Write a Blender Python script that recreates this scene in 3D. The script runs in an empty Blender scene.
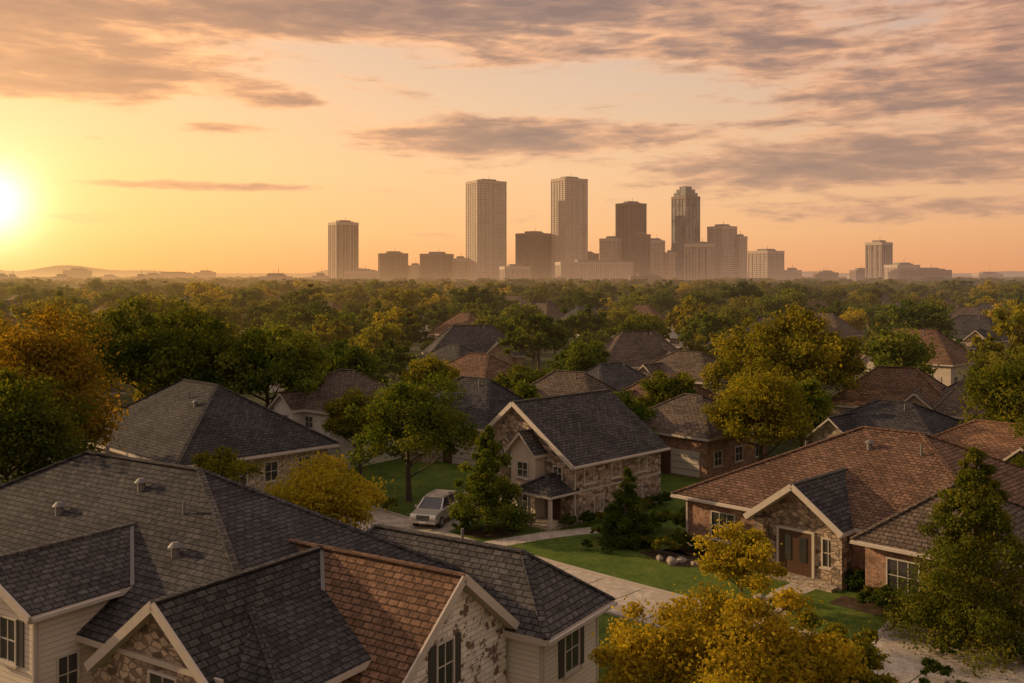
import bpy, math, random
import numpy as np
from mathutils import Vector
scene=bpy.context.scene
random.seed(3)
R2=math.sqrt(.5)
# ------------------------------------------------------------------ node helpers
def nmat(name):
    m=bpy.data.materials.new(name); m.use_nodes=True
    nt=m.node_tree
    for n in list(nt.nodes): nt.nodes.remove(n)
    o=nt.nodes.new('ShaderNodeOutputMaterial')
    return m,nt,o
class G:
    def __init__(s,nt): s.nt=nt
    def n(s,t,**k):
        x=s.nt.nodes.new(t)
        for a,b in k.items(): setattr(x,a,b)
        return x
    def put(s,sock,v):
        if isinstance(v,bpy.types.NodeSocket): s.nt.links.new(v,sock)
        else: sock.default_value=v
    def m(s,op,a,b=None,c=None,clamp=False):
        x=s.n('ShaderNodeMath',operation=op); x.use_clamp=clamp
        s.put(x.inputs[0],a)
        if b is not None: s.put(x.inputs[1],b)
        if c is not None: s.put(x.inputs[2],c)
        return x.outputs[0]
    def mix(s,f,a,b,blend='MIX'):
        x=s.n('ShaderNodeMix',data_type='RGBA',blend_type=blend)
        s.put(x.inputs[0],f); s.put(x.inputs[6],a); s.put(x.inputs[7],b)
        return x.outputs[2]
    def noise(s,vec,scale,detail=4,rough=.55,dist=0.):
        x=s.n('ShaderNodeTexNoise'); 
        if vec is not None: s.put(x.inputs['Vector'],vec)
        x.inputs['Scale'].default_value=scale; x.inputs['Detail'].default_value=detail
        x.inputs['Roughness'].default_value=rough; x.inputs['Distortion'].default_value=dist
        return x.outputs[0]
    def ramp(s,f,els,interp='LINEAR'):
        x=s.n('ShaderNodeValToRGB'); cr=x.color_ramp; cr.interpolation=interp
        while len(cr.elements)<len(els): cr.elements.new(.5)
        for e,(p,c) in zip(cr.elements,els):
            e.position=p; e.color=(c[0],c[1],c[2],1)
        s.put(x.inputs[0],f); return x.outputs[0]
    def sstep(s,v,a,b):
        x=s.n('ShaderNodeMapRange',interpolation_type='SMOOTHSTEP')
        s.put(x.inputs[0],v); x.inputs[1].default_value=a; x.inputs[2].default_value=b
        return x.outputs[0]
    def bump(s,h,st,d):
        x=s.n('ShaderNodeBump'); s.put(x.inputs['Height'],h)
        x.inputs['Strength'].default_value=st; x.inputs['Distance'].default_value=d
        return x.outputs[0]
    def bsdf(s,col,rough=.8,normal=None,metal=0.,spec=.3):
        x=s.n('ShaderNodeBsdfPrincipled'); s.put(x.inputs['Base Color'],col)
        s.put(x.inputs['Roughness'],rough); x.inputs['Metallic'].default_value=metal
        x.inputs['Specular IOR Level'].default_value=spec
        if normal is not None: s.put(x.inputs['Normal'],normal)
        return x.outputs[0]
# aerial perspective painted in: emissive haze colour mixed into each material by world position
def make_haze_mix():
    ng=bpy.data.node_groups.new('painted_haze','ShaderNodeTree')
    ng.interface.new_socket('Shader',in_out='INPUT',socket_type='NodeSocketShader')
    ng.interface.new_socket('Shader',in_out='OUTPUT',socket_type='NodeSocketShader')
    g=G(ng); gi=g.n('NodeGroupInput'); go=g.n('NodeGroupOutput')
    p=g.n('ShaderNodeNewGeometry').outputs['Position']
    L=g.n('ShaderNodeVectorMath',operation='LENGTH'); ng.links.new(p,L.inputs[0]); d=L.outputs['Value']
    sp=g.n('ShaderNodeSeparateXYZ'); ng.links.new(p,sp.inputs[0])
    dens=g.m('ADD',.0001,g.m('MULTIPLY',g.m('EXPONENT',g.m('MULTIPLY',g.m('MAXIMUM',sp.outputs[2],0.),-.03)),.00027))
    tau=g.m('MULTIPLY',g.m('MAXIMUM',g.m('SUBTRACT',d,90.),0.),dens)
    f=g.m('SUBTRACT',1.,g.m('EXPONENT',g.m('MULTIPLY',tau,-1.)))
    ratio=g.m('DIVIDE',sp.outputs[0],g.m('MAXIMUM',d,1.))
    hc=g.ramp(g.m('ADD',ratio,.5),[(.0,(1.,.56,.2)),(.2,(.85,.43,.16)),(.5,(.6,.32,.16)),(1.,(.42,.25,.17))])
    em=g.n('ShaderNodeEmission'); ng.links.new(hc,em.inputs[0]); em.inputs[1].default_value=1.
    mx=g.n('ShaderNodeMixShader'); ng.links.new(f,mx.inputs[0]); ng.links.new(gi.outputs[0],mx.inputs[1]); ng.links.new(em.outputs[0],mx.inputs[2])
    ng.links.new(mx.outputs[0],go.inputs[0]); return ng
HAZE_MIX=make_haze_mix()
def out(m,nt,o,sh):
    a=nt.nodes.new('ShaderNodeGroup'); a.node_tree=HAZE_MIX  # surface itself takes on the painted haze glow, no air volume
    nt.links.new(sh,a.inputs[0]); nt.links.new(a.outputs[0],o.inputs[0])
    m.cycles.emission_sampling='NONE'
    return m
def C(r,g,b): return (r,g,b,1.)
def mat_plain(name,col,rough=.6,metal=0.,spec=.4,var=.15,sc=3.):
    m,nt,o=nmat(name); g=G(nt)
    tc=g.n('ShaderNodeTexCoord').outputs['Object']
    n=g.noise(tc,sc,5)
    c=g.mix(n,C(*[x*(1-var) for x in col]),C(*[x*(1+var) for x in col]))
    return out(m,nt,o,g.bsdf(c,rough,None,metal,spec))
def mat_shingle(name,a,b):
    m,nt,o=nmat(name); g=G(nt)
    RH=.25
    uv=g.n('ShaderNodeUVMap').outputs[0]
    br=g.n('ShaderNodeTexBrick'); nt.links.new(uv,br.inputs['Vector'])
    br.inputs['Color1'].default_value=C(*[x*.8 for x in a]); br.inputs['Color2'].default_value=C(*[x*1.15 for x in b])
    br.inputs['Mortar'].default_value=C(*[x*.12 for x in a])
    br.inputs['Scale'].default_value=1; br.inputs['Mortar Size'].default_value=.026
    br.inputs['Mortar Smooth'].default_value=.3; br.inputs['Bias'].default_value=0
    br.inputs['Brick Width'].default_value=.42; br.inputs['Row Height'].default_value=RH
    n1=g.noise(uv,.3,5,.65); n2=g.noise(uv,5,4,.7)
    c=g.mix(g.m('MULTIPLY',n1,.35),br.outputs[0],C(*[min(1,x*1.4) for x in b]),'MIX')
    c=g.mix(.85,c,g.ramp(n2,[(.28,(.35,.35,.35)),(.72,(1.6,1.6,1.6))]),'MULTIPLY')
    c=g.mix(.6,c,g.ramp(n1,[(.3,(.55,.55,.55)),(.7,(1.35,1.35,1.35))]),'MULTIPLY')
    sep=g.n('ShaderNodeSeparateXYZ'); nt.links.new(uv,sep.inputs[0])
    saw=g.m('FRACT',g.m('DIVIDE',sep.outputs[1],RH))
    h=g.m('ADD',g.m('MULTIPLY',saw,-1.0),g.m('ADD',g.m('MULTIPLY',n2,.8),g.m('MULTIPLY',br.outputs['Fac'],-.6)))
    return out(m,nt,o,g.bsdf(c,.9,g.bump(h,1.,.05),0,.12))
def mat_brick(name,a,b,mortar,bw=.24,rh=.085,ms=.008):
    m,nt,o=nmat(name); g=G(nt)
    uv=g.n('ShaderNodeUVMap').outputs[0]
    br=g.n('ShaderNodeTexBrick'); nt.links.new(uv,br.inputs['Vector'])
    br.inputs['Color1'].default_value=C(*a); br.inputs['Color2'].default_value=C(*b)
    br.inputs['Mortar'].default_value=C(*mortar)
    br.inputs['Scale'].default_value=1; br.inputs['Mortar Size'].default_value=ms
    br.inputs['Brick Width'].default_value=bw; br.inputs['Row Height'].default_value=rh
    n=g.noise(uv,1.3,6,.65); n2=g.noise(uv,5,4,.7)
    c=g.mix(.85,br.outputs[0],g.ramp(n,[(.3,(.5,.48,.45)),(.7,(1.4,1.35,1.3))]),'MULTIPLY')
    c=g.mix(.75,c,g.ramp(n2,[(.3,(.45,.45,.45)),(.7,(1.5,1.5,1.5))]),'MULTIPLY')
    return out(m,nt,o,g.bsdf(c,.9,g.bump(g.m('SUBTRACT',n2,br.outputs['Fac']),.6,.02),0,.2))
def mat_stone(name,dark,light,scale=2.6):
    m,nt,o=nmat(name); g=G(nt)
    uv=g.n('ShaderNodeUVMap').outputs[0]
    mp=g.n('ShaderNodeMapping'); nt.links.new(uv,mp.inputs[0]); mp.inputs['Scale'].default_value=(1,1.7,1)
    v=g.n('ShaderNodeTexVoronoi',feature='F1'); nt.links.new(mp.outputs[0],v.inputs['Vector']); v.inputs['Scale'].default_value=scale
    e=g.n('ShaderNodeTexVoronoi',feature='DISTANCE_TO_EDGE'); nt.links.new(mp.outputs[0],e.inputs['Vector']); e.inputs['Scale'].default_value=scale
    sp=g.n('ShaderNodeSeparateColor'); nt.links.new(v.outputs['Color'],sp.inputs[0])
    mid=[(x+y)/2 for x,y in zip(dark,light)]
    c=g.ramp(sp.outputs[0],[(0,dark),(.45,mid),(1,light)])
    n=g.noise(uv,6,4); c=g.mix(.6,c,g.ramp(n,[(.3,(.6,.6,.6)),(.7,(1.3,1.3,1.3))]),'MULTIPLY')
    ed=g.sstep(e.outputs['Distance'],.02,.09)
    c=g.mix(ed,C(*[x*.6 for x in mid]),c)
    return out(m,nt,o,g.bsdf(c,.9,g.bump(g.m('ADD',ed,g.m('MULTIPLY',n,.5)),.7,.04),0,.2))
def mat_whitewash(name,paint,under,amt=.5):
    m,nt,o=nmat(name); g=G(nt)
    uv=g.n('ShaderNodeUVMap').outputs[0]
    br=g.n('ShaderNodeTexBrick'); nt.links.new(uv,br.inputs['Vector'])
    br.inputs['Color1'].default_value=C(*paint); br.inputs['Color2'].default_value=C(*[x*.8 for x in paint])
    br.inputs['Mortar'].default_value=C(*[x*.5 for x in paint]); br.inputs['Scale'].default_value=1
    br.inputs['Mortar Size'].default_value=.014; br.inputs['Brick Width'].default_value=.55; br.inputs['Row Height'].default_value=.2
    n=g.noise(uv,1.7,7,.72); k=g.sstep(n,amt,amt+.03)
    c=g.mix(k,br.outputs[0],C(*under))
    n2=g.noise(uv,1.,4); c=g.mix(.5,c,g.ramp(n2,[(.3,(.75,.72,.68)),(.7,(1.1,1.1,1.1))]),'MULTIPLY')
    return out(m,nt,o,g.bsdf(c,.85,g.bump(g.m('SUBTRACT',g.m('MULTIPLY',k,-.6),br.outputs['Fac']),.6,.02),0,.2))
def mat_siding(name,col):
    m,nt,o=nmat(name); g=G(nt)
    uv=g.n('ShaderNodeUVMap').outputs[0]
    sep=g.n('ShaderNodeSeparateXYZ'); nt.links.new(uv,sep.inputs[0])
    saw=g.m('FRACT',g.m('DIVIDE',sep.outputs[1],.19))
    n=g.noise(uv,1.1,5,.6)
    c=g.mix(n,C(*[x*.72 for x in col]),C(*col))
    c=g.mix(g.sstep(saw,.85,1.),c,C(*[x*.3 for x in col]))
    return out(m,nt,o,g.bsdf(c,.6,g.bump(g.m('MULTIPLY',saw,-1),.8,.02),0,.3))
def mat_glass(name):
    m,nt,o=nmat(name); g=G(nt)
    tc=g.n('ShaderNodeTexCoord').outputs['Object']
    n=g.noise(tc,.9,2); c=g.mix(n,C(.015,.015,.018),C(.06,.055,.05))
    return out(m,nt,o,g.bsdf(c,.06,g.bump(g.noise(tc,1.5,2),.08,.03),0,.9))
def mat_leaf(name,d,mi,l,trans=.4):
    m,nt,o=nmat(name); g=G(nt)
    at=g.n('ShaderNodeAttribute',attribute_name='tint').outputs['Fac']
    oi=g.n('ShaderNodeObjectInfo').outputs['Random']
    f=g.m('ADD',g.m('MULTIPLY',at,.6),g.m('MULTIPLY',oi,.48),clamp=True)
    c=g.ramp(f,[(.1,d),(.5,mi),(1,l)])
    df=g.n('ShaderNodeBsdfDiffuse'); g.put(df.inputs[0],c)
    tr=g.n('ShaderNodeBsdfTranslucent'); g.put(tr.inputs[0],g.mix(1.,c,C(1.7,1.45,.55),'MULTIPLY'))
    mx=g.n('ShaderNodeMixShader'); mx.inputs[0].default_value=trans
    nt.links.new(df.outputs[0],mx.inputs[1]); nt.links.new(tr.outputs[0],mx.inputs[2])
    return out(m,nt,o,mx.outputs[0])
def mat_tower(name,wall,glass,bay=4.,fl=4.,rw=.6,rh=.55,metal=.0):
    m,nt,o=nmat(name); g=G(nt)
    uv=g.n('ShaderNodeUVMap').outputs[0]
    sep=g.n('ShaderNodeSeparateXYZ'); nt.links.new(uv,sep.inputs[0])
    fu=g.m('FRACT',g.m('DIVIDE',sep.outputs[0],bay)); fv=g.m('FRACT',g.m('DIVIDE',sep.outputs[1],fl))
    k=g.m('MULTIPLY',g.m('LESS_THAN',fu,rw),g.m('LESS_THAN',fv,rh))
    cell=g.n('ShaderNodeCombineXYZ'); g.put(cell.inputs[0],g.m('FLOOR',g.m('DIVIDE',sep.outputs[0],bay*2))); g.put(cell.inputs[1],g.m('FLOOR',g.m('DIVIDE',sep.outputs[1],fl*2)))
    wn=g.n('ShaderNodeTexWhiteNoise'); nt.links.new(cell.outputs[0],wn.inputs['Vector'])
    big=g.noise(uv,.03,4)
    wc=g.mix(big,C(*[x*.75 for x in wall]),C(*[x*1.2 for x in wall]))
    gc=g.mix(wn.outputs['Value'],C(*[x*.25 for x in glass]),C(*[x*2.6 for x in glass]))
    c=g.mix(k,wc,gc)
    r=g.m('SUBTRACT',.8,g.m('MULTIPLY',k,.6))
    return out(m,nt,o,g.bsdf(c,r,g.bump(g.m('MULTIPLY',k,-1),.5,.4),0,.6))

S_DG=mat_shingle('roof_shingle_charcoal',(.034,.031,.031),(.062,.055,.054))
S_GR=mat_shingle('roof_shingle_grey',(.048,.043,.042),(.083,.074,.07))
S_BR=mat_shingle('roof_shingle_brown',(.1,.055,.033),(.16,.09,.055))
S_TN=mat_shingle('roof_shingle_tan',(.085,.06,.044),(.13,.095,.07))
S_RD=mat_shingle('roof_shingle_terracotta',(.17,.085,.045),(.24,.13,.07))
TRIM=mat_plain('painted_trim',(.42,.36,.3),.6)
TRIMD=mat_plain('dark_trim',(.05,.045,.04),.5)
FRAME=mat_plain('window_frame_paint',(.46,.41,.35),.5)
GLASS=mat_glass('window_glass')
BRICK=mat_brick('red_brown_brick',(.2,.1,.065),(.34,.19,.13),(.33,.28,.23))
BRICK2=mat_brick('tan_brick',(.28,.2,.14),(.38,.29,.21),(.4,.35,.3))
STONE=mat_stone('fieldstone',(.1,.07,.05),(.5,.38,.28))
STONE2=mat_stone('limestone',(.24,.185,.135),(.54,.44,.33),2.2)
WHITEW=mat_whitewash('whitewashed_stone',(.72,.65,.56),(.16,.11,.08),.53)
SIDING=mat_siding('lap_siding',(.66,.57,.47))
SIDING2=mat_siding('lap_siding_white',(.72,.65,.56))
STUCCO=mat_plain('stucco',(.45,.37,.29),.9,var=.2,sc=1.2)
DOOR=mat_plain('stained_wood_door',(.07,.035,.02),.4,var=.3,sc=6)
GARAGE=mat_plain('garage_door_paint',(.42,.37,.31),.5)
METAL=mat_plain('galvanised_metal',(.13,.12,.11),.6,.2)
VALLEY=mat_plain('valley_flashing',(.13,.118,.11),.6,0.)
BARK=mat_plain('bark',(.07,.05,.035),.95,var=.5,sc=8)

# ------------------------------------------------------------------ building class
class Bld:
    def __init__(s,name,loc=(0,0,0),rot=0.):
        s.e=bpy.data.objects.new(name,None); scene.collection.objects.link(s.e)
        s.e.location=loc; s.e.rotation_euler=(0,0,math.radians(rot)); s.p={}
    def poly(s,part,mat,pts):
        d=s.p.setdefault(part,([],[],[],[])); V,F,Mi,Ms=d
        if mat not in Ms: Ms.append(mat)
        b=len(V); V.extend([tuple(p) for p in pts]); F.append(list(range(b,b+len(pts)))); Mi.append(Ms.index(mat))
    def prism(s,part,mt,ms,top,th):
        n=len(top); bot=[(p[0],p[1],p[2]-th) for p in top]
        s.poly(part,mt,top); s.poly(part,ms,bot[::-1])
        for i in range(n):
            j=(i+1)%n; s.poly(part,ms,[top[i],bot[i],bot[j],top[j]])
    def obox(s,part,mat,c,t,w,d,h):
        tx,ty=t; nx,ny=ty,-tx
        def P(a,b,z): return (c[0]+tx*a+nx*b,c[1]+ty*a+ny*b,c[2]+z)
        a,b,z=w/2,d/2,h/2
        q=[P(-a,-b,-z),P(a,-b,-z),P(a,b,-z),P(-a,b,-z),P(-a,-b,z),P(a,-b,z),P(a,b,z),P(-a,b,z)]
        for f in ((0,3,2,1),(4,5,6,7),(0,1,5,4),(1,2,6,5),(2,3,7,6),(3,0,4,7)): s.poly(part,mat,[q[i] for i in f])
    def box(s,part,mat,x0,x1,y0,y1,z0,z1):
        s.obox(part,mat,((x0+x1)/2,(y0+y1)/2,(z0+z1)/2),(1,0),x1-x0,y1-y0,z1-z0)
    def bar(s,part,mat,p0,p1,w,h):
        a=Vector(p0); b=Vector(p1); d=(b-a).normalized()
        r=d.cross(Vector((0,0,1)))
        r=r.normalized() if r.length>1e-4 else Vector((1,0,0))
        u=r.cross(d).normalized(); r*=w/2; u*=h/2
        q=[a-r-u,a+r-u,a+r+u,a-r+u,b-r-u,b+r-u,b+r+u,b-r+u]
        for f in ((0,1,2,3),(7,6,5,4),(0,4,5,1),(1,5,6,2),(2,6,7,3),(3,7,4,0)): s.poly(part,mat,[q[i] for i in f])
    def cyl(s,part,mat,c,r,h,n=10,r2=None):
        r2=r if r2 is None else r2
        A=[(c[0]+r*math.cos(6.2832*i/n),c[1]+r*math.sin(6.2832*i/n),c[2]) for i in range(n)]
        B=[(c[0]+r2*math.cos(6.2832*i/n),c[1]+r2*math.sin(6.2832*i/n),c[2]+h) for i in range(n)]
        s.poly(part,mat,B); s.poly(part,mat,A[::-1])
        for i in range(n):
            j=(i+1)%n; s.poly(part,mat,[A[i],A[j],B[j],B[i]])
    def hip(s,x0,x1,y0,y1,ze,zr,rm,rx0=None,rx1=None,ry=None,sw=False,th=.2,trim=None,cap=True):
        trim=trim or TRIM
        if ry is None: ry=(y0+y1)/2
        a=(y1-y0)/2
        if rx0 is None: rx0=x0+a
        if rx1 is None: rx1=x1-a
        f=(lambda p:(p[1],p[0],p[2])) if sw else (lambda p:p)
        A,Bq,Cq,D=(x0,y0,ze),(x1,y0,ze),(x1,y1,ze),(x0,y1,ze); E,F=(rx0,ry,zr),(rx1,ry,zr)
        for t in ([A,Bq,F,E],[Cq,D,E,F],[Bq,Cq,F],[D,A,E]):
            s.prism('roof',rm,trim,[f(p) for p in t],th)
        if cap:
            for p,q in ((E,F),(A,E),(D,E),(Bq,F),(Cq,F)):
                p=(p[0],p[1],p[2]+.03); q=(q[0],q[1],q[2]+.03)
                s.bar('ridge_caps',rm,f(p),f(q),.26,.07)
    def gable(s,x0,x1,y0,y1,ry,ze0,ze1,zr,rm,wm,sw=False,ov=.4,th=.2,z0=0.,trim=None,xa=None,xb=None):
        """roof extent x0..x1, eaves y0/y1; walls inset ov"""
        trim=trim or TRIM
        f=(lambda p:(p[1],p[0],p[2])) if sw else (lambda p:p)
        s.prism('roof',rm,trim,[f(p) for p in [(x0,y0,ze0),(x1,y0,ze0),(x1,ry,zr),(x0,ry,zr)]],th)
        s.prism('roof',rm,trim,[f(p) for p in [(x1,y1,ze1),(x0,y1,ze1),(x0,ry,zr),(x1,ry,zr)]],th)
        s.bar('ridge_caps',rm,f((x0,ry,zr+.03)),f((x1,ry,zr+.03)),.26,.07)
        s0=(zr-ze0)/(ry-y0); s1=(zr-ze1)/(y1-ry)
        ya,yb=y0+ov,y1-ov; d=th*.8
        pr=[(ya,z0),(yb,z0),(yb,ze1+s1*ov-d),(ry,zr-d),(ya,ze0+s0*ov-d)]
        xa=x0+ov if xa is None else xa; xb=x1-ov if xb is None else xb
        L=[f((xa,a,b)) for a,b in pr]; Rr=[f((xb,a,b)) for a,b in pr]
        s.poly('walls',wm,L); s.poly('walls',wm,Rr)
        for i in range(5):
            j=(i+1)%5; s.poly('walls',wm,[L[i],L[j],Rr[j],Rr[i]])
    def window(s,c,n,w,h,sh=False,mul=1,sill=True,arch=False):
        nx,ny=n; t=(-ny,nx)
        def at(a,d,z): return (c[0]+t[0]*a+nx*d,c[1]+t[1]*a+ny*d,c[2]+z)
        s.obox('window_glass',GLASS,at(0,.015,0),t,w,.03,h)
        k=.07
        for a in (-1,1): s.obox('window_frames',FRAME,at(a*(w/2+k/2),.03,0),t,k,.1,h+2*k)
        for a in (-1,1): s.obox('window_frames',FRAME,at(0,.028,a*(h/2+k/2)),t,w,.1,k)
        for i in range(mul): s.obox('window_frames',FRAME,at(w*((i+1)/(mul+1)-.5),.02,0),t,.04,.06,h)
        s.obox('window_frames',FRAME,at(0,.018,0),t,w,.06,.04)
        if sill: s.obox('window_sills',TRIM,at(0,.06,-h/2-k-.04),t,w+.35,.16,.08)
        if sh:
            for a in (-1,1):
                s.obox('shutters',TRIMD,at(a*(w/2+k+.2),.02,0),t,.36,.06,h+.12)
    def finish(s):
        for part,(V,F,Mi,Ms) in s.p.items():
            me=bpy.data.meshes.new(part); me.from_pydata(V,[],F)
            for m in Ms: me.materials.append(m)
            me.polygons.foreach_set('material_index',Mi)
            uv=me.uv_layers.new(name='UVMap')
            for p in me.polygons:
                n=p.normal.copy()
                if n.z<0: n=-n
                if n.z>.995 or n.length<.1:
                    h=Vector((1,0,0)); q=Vector((0,1,0))
                else:
                    h=Vector((0,0,1)).cross(n).normalized(); q=n.cross(h).normalized()
                for li in p.loop_indices:
                    co=me.vertices[me.loops[li].vertex_index].co
                    uv.data[li].uv=(co.dot(h),co.dot(q))
            ob=bpy.data.objects.new(part,me); scene.collection.objects.link(ob); ob.parent=s.e
        return s.e

# ------------------------------------------------------------------ foliage
L_GREEN=mat_leaf('leaves_green',(.026,.046,.009),(.062,.094,.015),(.17,.18,.026))
L_DARK=mat_leaf('leaves_dark',(.018,.036,.009),(.042,.066,.012),(.1,.12,.02))
L_GOLD=mat_leaf('leaves_golden',(.055,.066,.01),(.16,.15,.018),(.38,.3,.03),.45)
L_YEL=mat_leaf('leaves_yellow',(.14,.11,.012),(.33,.25,.022),(.54,.42,.04),.45)
L_OLIVE=mat_leaf('leaves_olive',(.034,.052,.01),(.09,.105,.015),(.24,.21,.028),.42)
L_AUT=mat_leaf('leaves_autumn',(.036,.038,.009),(.095,.08,.014),(.27,.18,.025),.42)
def unit(rng,n):
    d=rng.normal(size=(n,3)); return d/np.linalg.norm(d,axis=1)[:,None]
def tube(p0,p1,r0,r1,ns=7,seg=4,bend=0.,rng=None):
    p0=np.array(p0,float); p1=np.array(p1,float); d=p1-p0; L=np.linalg.norm(d); d=d/L
    a=np.cross(d,[.3,.9,.1]); a/=np.linalg.norm(a); b=np.cross(d,a)
    bd=(a*rng.normal()+b*rng.normal())*bend*L if rng is not None else 0
    V=[];F=[]
    for k in range(seg+1):
        t=k/seg; c=p0+(p1-p0)*t+bd*math.sin(math.pi*t); r=r0+(r1-r0)*t
        for i in range(ns):
            w=2*math.pi*i/ns; V.append(c+(a*math.cos(w)+b*math.sin(w))*r)
    for k in range(seg):
        for i in range(ns):
            j=(i+1)%ns; F.append([k*ns+i,k*ns+j,(k+1)*ns+j,(k+1)*ns+i])
    return np.array(V),np.array(F)
def plant_mesh(name,seed,H,zb,R,kind,nc,nl,ls,lm,trunk=True):
    rng=np.random.default_rng(seed)
    if kind=='round':
        zc=(H+zb)/2; rz=(H-zb)/2
        d=unit(rng,nc); d[:,2]=np.where(d[:,2]<-.55,-d[:,2],d[:,2])
        ph=rng.uniform(0,6.28,3); az=np.arctan2(d[:,1],d[:,0])
        lump=1+.16*np.sin(2*az+ph[0])+.12*np.sin(5*az+ph[1]+3*d[:,2])+.08*np.sin(7*d[:,2]+ph[2])
        r=rng.uniform(.3,.86,nc)**.8*lump
        cc=d*np.array([R,R,rz])*r[:,None]+np.array([0,0,zc])
        cr=min(R,rz*1.25)*rng.uniform(.13,.3,nc)
    elif kind=='spread':
        zc=zb+(H-zb)*.4; 
        d=unit(rng,nc); d[:,2]=np.abs(d[:,2])*1.0-.25*rng.random(nc)
        az=np.arctan2(d[:,1],d[:,0]); ph=rng.uniform(0,6.28,3)
        lump=1+.2*np.sin(3*az+ph[0])+.12*np.sin(6*az+ph[1])
        r=rng.uniform(.35,.9,nc)**.7*lump
        cc=d*np.array([R,R,(H-zb)*.58])*r[:,None]+np.array([0,0,zc])
        cr=R*rng.uniform(.09,.21,nc)
    else:
        t=rng.random(nc)**1.25; t=np.concatenate([t[:-1],[.97]])
        az=rng.uniform(0,6.28,nc); rad=R*(1-t)**.75*rng.uniform(.25,.88,nc)*(1+.15*np.sin(3*az+9*t))
        cc=np.stack([rad*np.cos(az),rad*np.sin(az),zb+t*(H-zb)*.97-.12*rad],1)
        cr=R*(.25*(1-.75*t))*rng.uniform(.6,1.15,nc)
    n=nc*nl
    ci=np.repeat(np.arange(nc),nl)
    dd=unit(rng,n); rr=rng.uniform(.35,1.05,n); st=rng.random(n)<.15; rr[st]*=rng.uniform(1.1,1.9,st.sum())
    pos=cc[ci]+dd*(cr[ci]*rr)[:,None]*np.array([1,1,.75])
    pos[:,2]=np.maximum(pos[:,2],.03)
    nr=dd*.6+unit(rng,n)*.8+np.array([0,0,.35]); nr/=np.linalg.norm(nr,axis=1)[:,None]
    t1=np.cross(nr,unit(rng,n)); t1/=np.linalg.norm(t1,axis=1)[:,None]; t2=np.cross(nr,t1)
    sz=ls*rng.uniform(.6,1.4,n)
    a=t1*(sz*.5)[:,None]; b=t2*(sz*.32)[:,None]; up=nr*(sz*.1)[:,None]
    V=np.empty((n,4,3)); V[:,0]=pos-a-up; V[:,1]=pos+b; V[:,2]=pos+a-up; V[:,3]=pos-b
    V=V.reshape(-1,3); F=np.arange(n*4).reshape(-1,4)
    tint=np.clip(rng.random(nc)[ci]*.6+rng.random(n)*.5,0,1).repeat(4)
    Vs=[V];Fs=[F];mi=[np.zeros(n,int)];off=len(V)
    if trunk:
        tr=max(.08,H*.022); top=zb+(H-zb)*(.45 if kind!='cone' else .93)
        tb=[((0,0,-.1),(rng.normal()*.1,rng.normal()*.1,top),tr*1.25,tr*.35 if kind!='cone' else .03,9,6,.01)]
        k=min(nc,16)
        for i in rng.choice(nc,k,replace=False):
            c=cc[i]; h0=min(top*.95,max(zb*.75,c[2]-.7*math.hypot(c[0],c[1])))
            tb.append(((0,0,h0),c,tr*.42,.02,5,4,.08))
        for p0,p1,r0,r1,ns,sg,bd in tb:
            v,f=tube(p0,p1,r0,r1,ns,sg,bd,rng)
            Vs.append(v);Fs.append(f+off);off+=len(v);mi.append(np.ones(len(f),int))
            tint=np.concatenate([tint,np.zeros(len(v))])
    V=np.concatenate(Vs);F=np.concatenate(Fs);mi=np.concatenate(mi)
    me=bpy.data.meshes.new(name); me.vertices.add(len(V)); me.vertices.foreach_set('co',V.astype(np.float32).ravel())
    me.loops.add(F.size); me.loops.foreach_set('vertex_index',F.astype(np.int32).ravel())
    me.polygons.add(len(F)); me.polygons.foreach_set('loop_start',np.arange(0,F.size,4,dtype=np.int32))
    me.polygons.foreach_set('material_index',mi.astype(np.int32))
    me.materials.append(lm); me.materials.append(BARK)
    at=me.attributes.new('tint','FLOAT','POINT'); at.data.foreach_set('value',tint.astype(np.float32))
    me.update(calc_edges=True); return me
def plant(name,x,y,H,zb,R,kind,nc,nl,ls,lm,seed,trunk=True,z=0):
    me=plant_mesh(name,seed,H,zb,R,kind,nc,nl,ls,lm,trunk)
    o=bpy.data.objects.new(name,me); o.location=(x,y,z); scene.collection.objects.link(o); return o
plant('oak_tree',-27,57,14.0,3,5.4,'round',130,240,.22,L_AUT,1)
plant('oak_tree',-25.2,49.5,11.2,2.5,4.2,'round',120,230,.2,L_OLIVE,31)
plant('oak_tree',-31,91,14.0,2.5,9.4,'spread',180,190,.36,L_OLIVE,2)
plant('oak_tree',-22,90,12.0,2.5,6.8,'spread',130,180,.36,L_GREEN,3)
plant('oak_tree',-7.3,70.5,8.6,1.6,4.5,'round',120,210,.22,L_GREEN,4)
plant('maple_tree',-1.5,62,6.7,1.0,2.9,'cone',125,200,.17,L_GREEN,5)
plant('maple_tree',-9.6,50,6.9,1.2,3.4,'round',100,220,.18,L_GOLD,6)
plant('maple_tree',-15.2,52.5,7.4,2,2.2,'round',60,200,.18,L_GOLD,7)
plant('juniper_tree',6.8,59,4.7,.1,2.1,'cone',130,220,.12,L_DARK,8)
plant('maple_tree',19.0,76,8.9,1.4,4.7,'round',110,220,.23,L_GOLD,9)
plant('oak_tree',28,99,12.3,2.2,7.7,'spread',150,200,.33,L_GOLD,10)
plant('pine_tree',19.9,42.8,8.7,.8,3.7,'cone',240,250,.13,L_OLIVE,11)
plant('maple_tree',11,48,3.9,.5,1.9,'round',60,190,.15,L_GOLD,12)
plant('maple_tree',6.8,32.2,6.2,.6,4.1,'spread',150,250,.15,L_YEL,13)
plant('maple_tree',11.5,35.2,4.0,.4,2.2,'spread',70,230,.15,L_GOLD,14)
plant('oak_tree',40,78,10,2,5,'round',100,200,.26,L_OLIVE,15)
plant('oak_tree',33.6,61,8.2,2,2.9,'round',80,200,.2,L_OLIVE,32)
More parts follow.
